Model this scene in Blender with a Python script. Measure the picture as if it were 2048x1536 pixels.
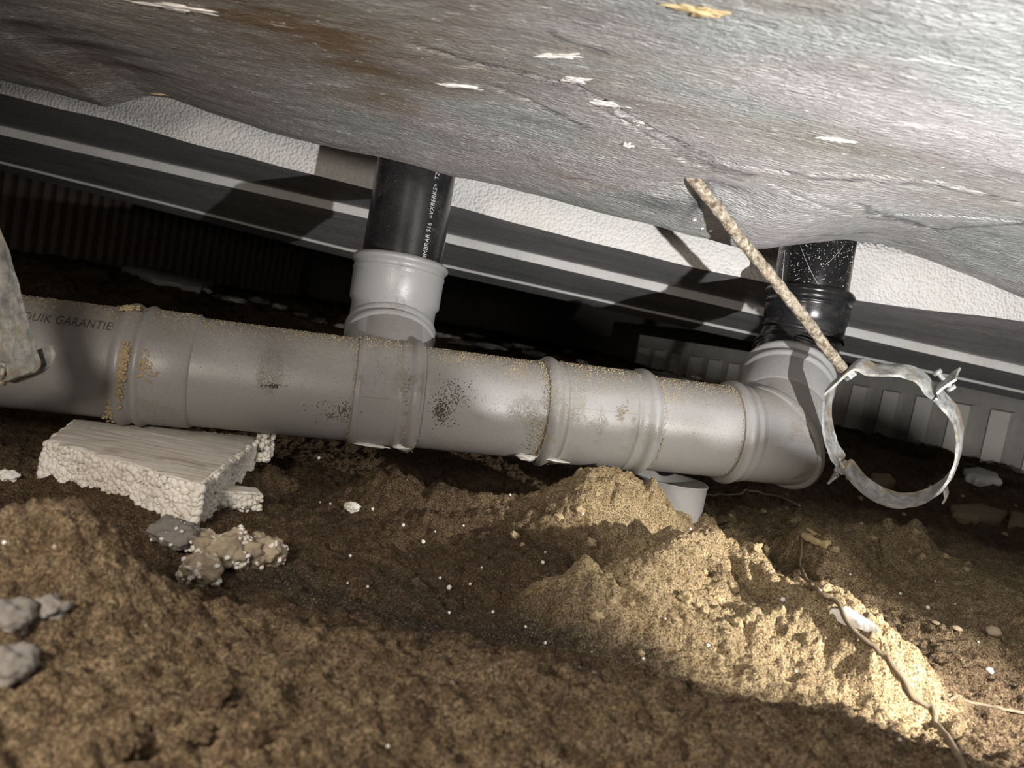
import bpy, bmesh, math, random
import numpy as np
from mathutils import Vector, Matrix, noise as mnoise
random.seed(7); RNG = np.random.default_rng(7)
for o in list(bpy.data.objects): bpy.data.objects.remove(o)
S = bpy.context.scene
C = bpy.context.collection

# ------------------------------------------------------------------ camera
F = 1500.0
ROLL, PITCH = math.radians(10.5), math.radians(4.23)
CAM = Vector((0, 0, 0.24))
fw = Vector((0, math.cos(PITCH), -math.sin(PITCH)))
r0 = Vector((1, 0, 0)); u0 = r0.cross(fw)
rt = math.cos(ROLL) * r0 + math.sin(ROLL) * u0
up = -math.sin(ROLL) * r0 + math.cos(ROLL) * u0
cd = bpy.data.cameras.new('camera'); cam = bpy.data.objects.new('camera', cd); C.objects.link(cam)
M = Matrix((rt, up, -fw)).transposed().to_4x4(); M.translation = CAM
cam.matrix_world = M
cd.sensor_width = 36; cd.lens = F / 2048 * 36; cd.clip_start = 0.01; cd.clip_end = 60
cd.dof.use_dof = True; cd.dof.focus_distance = 0.95; cd.dof.aperture_fstop = 9.5
S.camera = cam

# ------------------------------------------------------------------ light
w = bpy.data.worlds.new('world'); S.world = w; w.use_nodes = True
w.node_tree.nodes['Background'].inputs[0].default_value = (1.0, 0.93, 0.85, 1)
w.node_tree.nodes['Background'].inputs[1].default_value = 0.10
S.view_settings.view_transform = 'Standard'; S.view_settings.look = 'None'
S.view_settings.exposure = 0.0; S.view_settings.gamma = 1
S.view_settings.use_curve_mapping = False

def lamp(name, kind, loc, energy, color, size, aim=None, angle=None, blend=1.0):
    l = bpy.data.lights.new(name, kind); l.energy = energy; l.color = color
    l.shadow_soft_size = size
    o = bpy.data.objects.new(name, l); C.objects.link(o); o.location = loc
    if kind == 'SPOT':
        l.spot_size = math.radians(angle); l.spot_blend = blend
        o.rotation_euler = (Vector(aim) - Vector(loc)).to_track_quat('-Z', 'Y').to_euler()
    return o
# the work lamp lying low on the soil at the right
lamp('work_lamp', 'SPOT', (0.44, -0.06, 0.105), 86, (1.0, 0.98, 0.965), 0.005, aim=(0.50, 1.0, 0.40), angle=112, blend=1.0)
lamp('fill_lamp', 'POINT', (-0.28, 0.0, 0.31), 12.5, (1.0, 0.90, 0.79), 0.05)  # added warm fill left of the camera, not a seen lamp

# small spot added above the soil at the right to light the sand heaps
lamp('heap_spot', 'SPOT', (0.64, 0.36, 0.215), 50.0, (1.0, 0.94, 0.84), 0.006, aim=(0.27, 0.78, -0.07), angle=58, blend=1.0)

# ------------------------------------------------------------------ pixel helpers (a photo pixel at a real depth)
def W(px, py, d):
    return CAM + fw * d + rt * ((px - 1024) / F * d) - up * ((py - 768) / F * d)
def ray(px, py):
    return (fw + rt * ((px - 1024) / F) - up * ((py - 768) / F))
def proj(p):
    v = p - CAM; d = v.dot(fw)
    return 1024 + F * v.dot(rt) / d, 768 - F * v.dot(up) / d, d
def gp(px, py, z=0.0):
    r = ray(px, py); t = (z - CAM.z) / r.z
    return CAM + r * t

# ------------------------------------------------------------------ node helpers
def new_mat(name):
    m = bpy.data.materials.new(name); m.use_nodes = True
    nt = m.node_tree; b = nt.nodes['Principled BSDF']
    return m, nt, b
class N:
    def __init__(s, nt): s.nt = nt
    def n(s, t, **k):
        x = s.nt.nodes.new(t)
        for a, v in k.items(): setattr(x, a, v)
        return x
    def l(s, a, b): s.nt.links.new(a, b)
    def coord(s, scale=(1, 1, 1), rot=(0, 0, 0), which='Object'):
        tc = s.n('ShaderNodeTexCoord'); mp = s.n('ShaderNodeMapping')
        mp.inputs['Scale'].default_value = scale; mp.inputs['Rotation'].default_value = rot
        s.l(tc.outputs[which], mp.inputs[0]); return mp.outputs[0]
    def noise(s, vec, scale, detail=4, rough=.55, dist=0):
        x = s.n('ShaderNodeTexNoise'); x.inputs['Scale'].default_value = scale
        x.inputs['Detail'].default_value = detail; x.inputs['Roughness'].default_value = rough
        x.inputs['Distortion'].default_value = dist
        s.l(vec, x.inputs['Vector']); return x.outputs['Fac']
    def voro(s, vec, scale, feature='F1', out='Distance', rnd=1.0):
        x = s.n('ShaderNodeTexVoronoi'); x.feature = feature
        x.inputs['Scale'].default_value = scale; x.inputs['Randomness'].default_value = rnd
        s.l(vec, x.inputs['Vector']); return x.outputs[out]
    def ramp(s, fac, stops):
        x = s.n('ShaderNodeValToRGB'); e = x.color_ramp.elements
        while len(e) > 1: e.remove(e[-1])
        e[0].position = stops[0][0]; e[0].color = _c(stops[0][1])
        for p, c in stops[1:]:
            q = e.new(p); q.color = _c(c)
        s.l(fac, x.inputs[0]); return x.outputs[0]
    def mix(s, fac, a, b, mode='MIX'):
        x = s.n('ShaderNodeMix', data_type='RGBA', blend_type=mode)
        for i, v in ((0, fac), (6, a), (7, b)):
            if isinstance(v, (int, float)): x.inputs[i].default_value = v
            elif isinstance(v, tuple): x.inputs[i].default_value = _c(v)
            else: s.l(v, x.inputs[i])
        return x.outputs[2]
    def math(s, op, a, b=0.0, clamp=False):
        x = s.n('ShaderNodeMath', operation=op); x.use_clamp = clamp
        for i, v in ((0, a), (1, b)):
            if isinstance(v, (int, float)): x.inputs[i].default_value = v
            else: s.l(v, x.inputs[i])
        return x.outputs[0]
    def bump(s, h, strength, dist, prev=None):
        x = s.n('ShaderNodeBump'); x.inputs['Strength'].default_value = strength
        x.inputs['Distance'].default_value = dist; s.l(h, x.inputs['Height'])
        if prev: s.l(prev, x.inputs['Normal'])
        return x.outputs[0]
def _c(c):
    if isinstance(c, (int, float)): return (c, c, c, 1)
    return tuple(c) + ((1,) if len(c) == 3 else ())
def grey(v): return (v, v, v)

def mat_soil():
    m, nt, b = new_mat('soil'); k = N(nt); P = k.coord()
    at = k.n('ShaderNodeAttribute'); at.attribute_name = 'sand'; sand = at.outputs['Fac']
    at2 = k.n('ShaderNodeAttribute'); at2.attribute_name = 'grit'; grit = at2.outputs['Fac']
    n1 = k.noise(P, 9, 5, .6); n2 = k.noise(P, 60, 6, .7); n3 = k.noise(P, 500, 3, .7)
    soil = k.ramp(n1, [(.3, (.075, .047, .027)), (.5, (.120, .079, .045)), (.7, (.165, .110, .064))])
    soil = k.mix(k.math('MULTIPLY', k.ramp(n2, [(.42, 0), (.60, 1)]), .75), soil, (.215, .155, .092))
    sc = k.ramp(n2, [(.3, (.40, .295, .165)), (.55, (.60, .46, .27)), (.8, (.72, .58, .37))])
    col = k.mix(k.math('ADD', k.math('MULTIPLY', sand, 1.3), k.math('SUBTRACT', k.math('MULTIPLY', n2, .7), .5), True), soil, sc)
    col = k.mix(k.ramp(n3, [(.38, .75), (.52, 0)]), col, (.035, .024, .016))
    col = k.mix(k.math('MULTIPLY', k.ramp(n3, [(.58, 0), (.68, 1)]), .5), col, (.42, .33, .21))
    # black gritty band with pale grains
    gm = k.math('ADD', grit, k.math('SUBTRACT', k.math('MULTIPLY', n2, 1.8), 1.1), True)
    vg = k.voro(P, 420)
    gc = k.mix(k.ramp(vg, [(.20, 1), (.32, 0)]), (.040, .033, .026), (.36, .31, .24))
    col = k.mix(k.math('MULTIPLY', gm, .85, True), col, gc)
    vs = k.n('ShaderNodeTexVoronoi'); vs.inputs['Scale'].default_value = 90; k.l(P, vs.inputs['Vector'])
    sp = k.math('MULTIPLY', k.ramp(vs.outputs['Distance'], [(.09, 1), (.12, 0)]), k.ramp(k.math('ADD', vs.outputs['Color'], 0), [(.86, 0), (.88, 1)]))
    col = k.mix(sp, col, (.6, .55, .46))
    k.l(col, b.inputs['Base Color']); b.inputs['Roughness'].default_value = .93
    b.inputs['Specular IOR Level'].default_value = .2
    v = k.voro(P, 380); v2 = k.voro(P, 900)
    h = k.math('ADD', k.math('MULTIPLY', n2, .9), k.math('ADD', k.math('MULTIPLY', v, -.5), k.math('MULTIPLY', v2, -.3)))
    n5 = k.noise(P, 170, 4, .75)
    k.l(k.bump(h, 1.0, .005, k.bump(n5, 1.0, .010)), b.inputs['Normal'])
    return m

def mat_foil(name, base=.62, brown=.5, rot=-.24, dark=0.0, met=.75, rough=.42, bmp=.0012, scuff=.60):
    m, nt, b = new_mat(name); k = N(nt)
    P0 = k.coord(); st = k.coord((2.2, 9, 6), (0, 0, rot)); st2 = k.coord((70, 520, 300), (0, 0, rot))
    big = k.noise(P0, 3.2, 5, .6, .4); big2 = k.noise(st, 1.6, 6, .65, .3)
    fine = k.noise(st2, 1.0, 3, .6); peb = k.noise(k.coord((190, 420, 300), (0, 0, rot)), 1.0, 3, .6)
    col = k.ramp(big2, [(.28, grey(base * .62)), (.5, grey(base * .95)), (.72, grey(base * 1.12))])
    col = k.mix(.9, col, k.ramp(fine, [(.30, grey(.55)), (.5, grey(.95)), (.68, grey(1.3))]), 'MULTIPLY')
    tint = k.ramp(k.noise(k.coord((1, 2, 1)), 5, 2), [(.38, (1.0, .92, .97)), (.5, (1, .98, .96)), (.62, (.90, .99, .97))])
    col = k.mix(.6, col, tint, 'MULTIPLY')
    at = k.n('ShaderNodeAttribute'); at.attribute_name = 'stain'
    bm = k.math('ADD', k.math('MULTIPLY', at.outputs['Fac'], 1.25), k.math('MULTIPLY', k.ramp(big, [(.5, 0), (.72, 1)]), brown))
    bm = k.math('MULTIPLY', bm, k.ramp(k.noise(k.coord((6, 20, 14), (0, 0, rot)), 1.5, 7, .75), [(.30, .25), (.62, 1)]), True)
    col = k.mix(bm, col, (.17, .115, .065))
    fl_ = k.noise(k.coord((60, 170, 120), (0, 0, rot)), 1.0, 3, .8)
    col = k.mix(k.ramp(fl_, [(.63, 0), (.69, .85)]), col, grey(.92))
    col = k.mix(k.ramp(fl_, [(.33, .6), (.39, 0)]), col, grey(base * .4))
    a3 = k.n('ShaderNodeAttribute'); a3.attribute_name = 'crack_shade'
    tn = k.math('MULTIPLY', a3.outputs['Fac'], k.ramp(k.noise(k.coord((10, 30, 20), (0, 0, rot)), 5, 5, .7), [(.3, .55), (.6, 1)]), True)
    col = k.mix(tn, col, (.055, .062, .075))  # crack lines, with crease sheen and rod-hole shade put into the colour
    # pale and dark scuffs in the grain direction
    sc = k.noise(k.coord((9, 60, 40), (0, 0, rot)), 1.3, 8, .75)
    col = k.mix(k.ramp(sc, [(scuff, 0), (scuff + .08, .75)]), col, grey(min(.9, base * 1.5)))
    col = k.mix(k.ramp(sc, [(.28, .8), (.37, 0)]), col, (.10, .085, .07))
    k.l(col, b.inputs['Base Color'])
    k.l(k.math('SUBTRACT', met, k.math('MULTIPLY', bm, .6), True), b.inputs['Metallic'])
    k.l(k.math('ADD', rough, k.math('MULTIPLY', bm, .3)), b.inputs['Roughness'])
    h = k.math('ADD', fine, k.math('MULTIPLY', peb, 1.3))
    k.l(k.bump(sc, .5, .004, k.bump(h, 1.0, bmp)), b.inputs['Normal'])
    return m

def mat_foam(name, col=(.80, .78, .74), scale=160, dirt=.3, bd=.003):
    m, nt, b = new_mat(name); k = N(nt); P = k.coord()
    n1 = k.noise(P, 12, 5, .6); n2 = k.noise(P, 90, 4, .7)
    v = k.voro(P, scale)
    c = k.mix(k.math('MULTIPLY', k.ramp(n1, [(.45, 0), (.68, 1)]), dirt), col, (.30, .22, .13))
    c = k.mix(k.math('MULTIPLY', k.ramp(n2, [(.62, 0), (.72, 1)]), min(1, dirt * 2)), c, (.16, .10, .05))
    k.l(c, b.inputs['Base Color']); b.inputs['Roughness'].default_value = .75
    b.inputs['Subsurface Weight'].default_value = .0
    k.l(k.bump(k.math('MULTIPLY', v, -1.0), .9, bd), b.inputs['Normal'])
    return m

def mat_pvc(name, col, rough=.34, dirt=.5, sandc=(.36, .29, .19), spec=.5):
    m, nt, b = new_mat(name); k = N(nt); P = k.coord()
    n1 = k.noise(P, 14, 5, .65); n2 = k.noise(P, 520, 4, .75); n3 = k.noise(P, 900, 2)
    film = k.ramp(k.noise(P, 7, 6, .7, .6), [(.42, 0), (.75, 1)])
    c = k.mix(k.math('MULTIPLY', film, .25), col, tuple(min(1, x * .7 + .10) for x in col))
    g = k.n('ShaderNodeNewGeometry'); sx = k.n('ShaderNodeSeparateXYZ'); k.l(g.outputs['True Normal'], sx.inputs[0])
    top = k.ramp(sx.outputs['Z'], [(.45, 0), (.95, 1)])
    patch = k.ramp(n1, [(.56, 0), (.70, 1)])
    gr = k.ramp(n2, [(.50, 0), (.56, 1)])
    mask = k.math('MULTIPLY', k.math('MAXIMUM', k.math('MULTIPLY', patch, .9), k.math('MULTIPLY', top, .9)), gr)
    spk = k.math('MULTIPLY', k.ramp(k.noise(P, 700, 2, .5), [(.66, 0), (.70, 1)]), .7)
    mask = k.math('MULTIPLY', k.math('MAXIMUM', mask, spk), dirt * 1.6, True)
    c = k.mix(mask, c, sandc)
    k.l(c, b.inputs['Base Color'])
    k.l(k.math('ADD', rough, k.math('ADD', k.math('MULTIPLY', mask, .5), k.math('MULTIPLY', film, .12))), b.inputs['Roughness'])
    b.inputs['Specular IOR Level'].default_value = spec
    k.l(k.bump(mask, .8, .0012, k.bump(n1, .15, .002)), b.inputs['Normal'])
    return m

def mat_galv():
    m, nt, b = new_mat('galvanised_steel'); k = N(nt); P = k.coord()
    n1 = k.noise(P, 60, 6, .7); n2 = k.noise(P, 25, 5, .7); n3 = k.noise(P, 300, 4, .7)
    c = k.ramp(n1, [(.36, (.17, .18, .175)), (.5, (.36, .37, .355)), (.66, (.58, .57, .52))])
    c = k.mix(k.math('MULTIPLY', k.ramp(n2, [(.52, 0), (.64, 1)]), .75), c, (.30, .21, .11))
    c = k.mix(k.math('MULTIPLY', k.ramp(n3, [(.60, 0), (.68, 1)]), .6), c, (.12, .10, .08))
    k.l(c, b.inputs['Base Color']); b.inputs['Metallic'].default_value = .35
    b.inputs['Roughness'].default_value = .55
    k.l(k.bump(n1, .6, .002, k.bump(n3, .5, .0008)), b.inputs['Normal'])
    return m
def mat_rust():
    m, nt, b = new_mat('rusty_rod'); k = N(nt); P = k.coord()
    n1 = k.noise(P, 150, 5, .7); n2 = k.noise(P, 35, 5, .7); n3 = k.noise(P, 420, 3, .7)
    c = k.ramp(n1, [(.36, (.09, .065, .04)), (.47, (.24, .20, .145)), (.58, (.40, .36, .28)), (.70, (.56, .52, .45))])
    c = k.mix(k.ramp(n2, [(.55, 0), (.72, .6)]), c, (.34, .15, .08))
    k.l(c, b.inputs['Base Color']); b.inputs['Roughness'].default_value = .85
    k.l(k.bump(k.math('ADD', n1, n3), 1.0, .002), b.inputs['Normal'])
    return m
def mat_plain(name, col, rough=.8, noise_amt=.3, scale=40, bd=.002, met=0):
    m, nt, b = new_mat(name); k = N(nt); P = k.coord()
    n = k.noise(P, scale, 6, .7)
    c = k.mix(k.math('MULTIPLY', k.ramp(n, [(.3, 0), (.7, 1)]), noise_amt), col, tuple(x * .35 for x in col))
    k.l(c, b.inputs['Base Color']); b.inputs['Roughness'].default_value = rough
    b.inputs['Metallic'].default_value = met
    k.l(k.bump(n, .7, bd), b.inputs['Normal'])
    return m
def mat_boardtop():
    m, nt, b = new_mat('weathered_facing'); k = N(nt)
    P = k.coord(); st = k.coord((6, 150, 20), (0, 0, .10))
    n = k.noise(st, 1.6, 7, .7, .3); n1 = k.noise(P, 28, 5, .65)
    c = k.ramp(n, [(.30, (.26, .19, .13)), (.42, (.58, .52, .44)), (.55, (.82, .78, .72)), (.7, (.92, .90, .87))])
    c = k.mix(k.math('MULTIPLY', k.ramp(n1, [(.58, 0), (.74, 1)]), .6), c, (.28, .20, .12))
    k.l(c, b.inputs['Base Color']); b.inputs['Roughness'].default_value = .6
    k.l(k.bump(n, .5, .0010), b.inputs['Normal'])
    return m

M_soil = mat_soil()
M_foil = mat_foil('foil_facing', .52, .35, met=.45, rough=.38, bmp=.0027)
M_foil_dark = mat_foil('dark_foil_facing', .48, .55, rot=-.10, met=.35, rough=.5, scuff=.56)
M_foam = mat_foam('white_foam', (.76, .75, .72), 200, .10, .003)
M_foam_dirty = mat_foam('dirty_foam', (.74, .70, .63), 150, .75)
M_foam_fine = mat_foam('foam_edge', (.80, .79, .76), 300, .15, .001)
M_bead = mat_foam('foam_beads', (.84, .81, .74), 500, .45, .0006)
M_pvc = mat_pvc('grey_pvc', (.235, .232, .225), .40, .50)
M_pvc_light = mat_pvc('light_grey_pvc', (.27, .27, .268), .36, .42)
M_black = mat_pvc('black_pvc', (.012, .012, .013), .22, .22, (.30, .25, .2))
M_galv = mat_galv(); M_rust = mat_rust()
M_ink = mat_plain('dark_ink', (.06, .055, .05), .6, .2)
M_inkw = mat_plain('white_ink', (.62, .62, .60), .6, .5, 300)
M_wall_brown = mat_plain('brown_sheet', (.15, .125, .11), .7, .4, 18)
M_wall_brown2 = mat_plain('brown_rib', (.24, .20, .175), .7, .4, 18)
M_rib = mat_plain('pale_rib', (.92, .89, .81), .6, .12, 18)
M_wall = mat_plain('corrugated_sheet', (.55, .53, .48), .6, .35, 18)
M_conc = mat_plain('concrete', (.22, .20, .18), .9, .5, 10, .004)
M_sandm = mat_plain('caked_sand', (.46, .36, .21), .95, .5, 380, .002)
M_root = mat_plain('root_bark', (.17, .13, .085), .9, .6, 120)
M_stone = mat_plain('stone', (.42, .34, .24), .85, .4, 90, .003)
M_cream = mat_plain('cream_shard', (.66, .52, .28), .7, .45, 70)
M_white = mat_plain('white_flake', (.82, .80, .76), .6, .2, 60)
M_clod = mat_plain('clod', (.30, .22, .13), .95, .6, 150, .004)
M_top = mat_boardtop()
M_glue = mat_plain('clear_glue', (.55, .53, .50), .2, .2, 200)

# ------------------------------------------------------------------ object helpers
def mk(name, vs, fs, mat, parent=None, smooth=True, angle=None, attrs=None):
    me = bpy.data.meshes.new(name)
    me.from_pydata([tuple(v) for v in vs], [], fs)
    mats = mat if isinstance(mat, (list, tuple)) else [mat]
    for q in mats: me.materials.append(q)
    me.polygons.foreach_set('use_smooth', [smooth] * len(me.polygons))
    if angle: me.set_sharp_from_angle(angle=math.radians(angle))
    o = bpy.data.objects.new(name, me); C.objects.link(o)
    if parent is not None:
        o.parent = parent
        o.matrix_parent_inverse = Matrix.Translation(parent.location).inverted()
    return o
def thing(name, loc, label, cat, group=None):
    o = bpy.data.objects.new(name, None); C.objects.link(o); o.location = loc
    o.empty_display_size = .02
    return tag(o, label, cat, group)
def tag(o, label, cat, group=None, kind=None):
    o['label'] = label; o['category'] = cat
    if group: o['group'] = group
    if kind: o['kind'] = kind
    return o
def struct(o): o['kind'] = 'structure'; return o
def join(*parts):
    V, Fc = [], []
    for v, f in parts:
        n = len(V); V += list(v); Fc += [tuple(i + n for i in q) for q in f]
    return V, Fc
def basis(a):
    a = a.normalized()
    e = Vector((0, 0, 1)) if abs(a.z) < .9 else Vector((0, -1, 0))
    e1 = (e - a * e.dot(a)).normalized(); e2 = a.cross(e1)
    return a, e1, e2
def revolve(p0, p1, prof, n=80):
    """profile = (distance from p0 along p0->p1, radius)"""
    a, e1, e2 = basis(p1 - p0); V = []; Fc = []
    for s, r in prof:
        for i in range(n):
            t = 2 * math.pi * i / n
            V.append(p0 + a * s + e1 * (r * math.cos(t)) + e2 * (r * math.sin(t)))
    for j in range(len(prof) - 1):
        for i in range(n):
            k = (i + 1) % n
            Fc.append((j * n + i, j * n + k, (j + 1) * n + k, (j + 1) * n + i))
    return V, Fc
def bead(c, r, h, wd, m=7):
    return [(c - wd + 2 * wd * i / (m - 1), r + h * math.sin(math.pi * i / (m - 1))) for i in range(m)]
def mitre_tube(pts, rad, n=80):
    """tube through the points, its rings lying in the mitre planes; rad: one or a list per point"""
    rs = rad if isinstance(rad, (list, tuple)) else [rad] * len(pts)
    V = []; Fc = []; a0, e1, e2 = basis(pts[1] - pts[0])
    def ring(c, d, nrm, r):
        # points of the cylinder of axis d cut by plane (c, nrm)
        out = []
        for i in range(n):
            t = 2 * math.pi * i / n
            q = e1 * (r * math.cos(t)) + e2 * (r * math.sin(t))
            s = -q.dot(nrm) / d.dot(nrm)
            out.append(c + q + d * s)
        return out
    for j, p in enumerate(pts):
        if j == 0: d = (pts[1] - p).normalized(); nrm = d
        elif j == len(pts) - 1: d = (p - pts[-2]).normalized(); nrm = d
        else:
            d = (p - pts[j - 1]).normalized(); d2 = (pts[j + 1] - p).normalized(); nrm = (d + d2).normalized()
        V += ring(p, d, nrm, rs[j])
        if 0 < j < len(pts) - 1:
            q = d.rotation_difference(d2); e1 = q @ e1; e2 = q @ e2
    for j in range(len(pts) - 1):
        for i in range(n):
            k = (i + 1) % n
            Fc.append((j * n + i, j * n + k, (j + 1) * n + k, (j + 1) * n + i))
    return V, Fc
def mitre_bead(p, d1, d2, r, tr, n=80, m=8):
    """rounded rib along the mitre ellipse of two cylinders"""
    d1 = d1.normalized(); d2 = d2.normalized(); nrm = (d1 + d2).normalized()
    a, e1, e2 = basis(d1); V = []; Fc = []
    for i in range(n):
        t = 2 * math.pi * i / n; q = e1 * math.cos(t) + e2 * math.sin(t)
        s = -q.dot(nrm) / d1.dot(nrm); c = p + (q + d1 * s) * r; rad = (c - p).normalized()
        for k in range(m):
            f = 2 * math.pi * k / m
            V.append(c + rad * (tr * math.cos(f)) + nrm * (tr * 1.3 * math.sin(f)))
    for i in range(n):
        for k in range(m):
            i2 = (i + 1) % n; k2 = (k + 1) % m
            Fc.append((i * m + k, i * m + k2, i2 * m + k2, i2 * m + k))
    return V, Fc
def tube(pts, rads, n=10, cap=True):
    V = []; Fc = []; e1 = None
    for j, p in enumerate(pts):
        d = (pts[min(j + 1, len(pts) - 1)] - pts[max(j - 1, 0)]).normalized()
        if e1 is None: _, e1, _ = basis(d)
        e1 = (e1 - d * e1.dot(d)).normalized(); e2 = d.cross(e1)
        r = rads[j] if isinstance(rads, (list, tuple)) else rads
        for i in range(n):
            t = 2 * math.pi * i / n
            V.append(p + e1 * (r * math.cos(t)) + e2 * (r * math.sin(t)))
    for j in range(len(pts) - 1):
        for i in range(n):
            k = (i + 1) % n; Fc.append((j * n + i, j * n + k, (j + 1) * n + k, (j + 1) * n + i))
    if cap:
        Fc.append(tuple(range(n))[::-1]); Fc.append(tuple(range((len(pts) - 1) * n, len(pts) * n)))
    return V, Fc
_ico = {}
def ico(sub):
    if sub not in _ico:
        bm = bmesh.new(); bmesh.ops.create_icosphere(bm, subdivisions=sub, radius=1)
        bm.verts.ensure_lookup_table()
        _ico[sub] = ([v.co.copy() for v in bm.verts], [tuple(v.index for v in f.verts) for f in bm.faces]); bm.free()
    return _ico[sub]
def lump(c, sc, sub=3, amp=.25, freq=2.0, seed=0, rot=0, fine=0.0):
    v, f = ico(sub); out = []; R = Matrix.Rotation(rot, 3, 'Z')
    for p in v:
        k = 1 + amp * mnoise.noise(p * freq + Vector((seed * 7.3, seed, 0))) * 2 + amp * .5 * mnoise.noise(p * freq * 2.7 + Vector((seed, 3, 0)))
        if fine: k += fine * mnoise.noise(p * freq * 9 + Vector((seed, 3, 0)))
        out.append(c + R @ Vector((p.x * sc[0] * k, p.y * sc[1] * k, p.z * sc[2] * k)))
    return out, f

# ------------------------------------------------------------------ floor: uneven soil
def vnoise(x, y, seed):
    xi = np.floor(x).astype(np.int64); yi = np.floor(y).astype(np.int64); xf = x - xi; yf = y - yi
    u = xf * xf * xf * (xf * (xf * 6 - 15) + 10); v = yf * yf * yf * (yf * (yf * 6 - 15) + 10)
    def h(a, b):
        n = (a * 374761393 + b * 668265263 + seed * 974634777) & 0x7fffffff
        n = ((n ^ (n >> 13)) * 1274126177) & 0x7fffffff
        return ((n ^ (n >> 16)) & 0xffff) / 65535.0
    return ((h(xi, yi) * (1 - u) + h(xi + 1, yi) * u) * (1 - v) + (h(xi, yi + 1) * (1 - u) + h(xi + 1, yi + 1) * u) * v) * 2 - 1
def fbm(x, y, f, oct, seed, g=.5):
    s = 0; a = 1; c, sn = math.cos(.6), math.sin(.6)
    for i in range(oct):
        s = s + a * vnoise(x * f, y * f, seed + i); a *= g; f *= 2.03
        x, y = x * c - y * sn, x * sn + y * c
    return s
def billow(x, y, f, oct, seed, g=.55):
    s = 0; a = 1; c, sn = math.cos(.8), math.sin(.8)
    for i in range(oct):
        s = s + a * np.abs(vnoise(x * f, y * f, seed + i)); a *= g; f *= 2.1
        x, y = x * c - y * sn, x * sn + y * c
    return s
def sst(a, b, x):
    t = np.clip((x - a) / (b - a), 0, 1); return t * t * (3 - 2 * t)
def gau(X, Y, c, amp, sx, sy, rot=0, p=2.0):
    dx = X - c[0]; dy = Y - c[1]; cc, ss = math.cos(rot), math.sin(rot)
    a = (dx * cc + dy * ss) / sx; b = (-dx * ss + dy * cc) / sy
    return amp * np.exp(-np.power(a * a + b * b + 1e-9, p / 2))
def seg(X, Y, pts, amp, wd, p=2.0):
    d = np.full_like(X, 9.0)
    for (a, b) in zip(pts[:-1], pts[1:]):
        vx, vy = b[0] - a[0], b[1] - a[1]; L = vx * vx + vy * vy
        t = np.clip(((X - a[0]) * vx + (Y - a[1]) * vy) / L, 0, 1)
        d = np.minimum(d, np.hypot(X - a[0] - t * vx, Y - a[1] - t * vy))
    return amp * np.exp(-np.power(d / wd, p))
xs = [0.0]
while xs[-1] < 5:
    x = xs[-1]; xs.append(x + (.0024 if x < .55 else .0024 + (x - .55) * .02))
xs = np.array([-v for v in xs[:0:-1]] + xs)
ys = [-.25]
while ys[-1] < 7.5:
    y = ys[-1]; ys.append(y + (.012 if y < .22 else .0045 * max(y, .4)))
ys = np.array(ys)
GX, GY = np.meshgrid(xs, ys)
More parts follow.
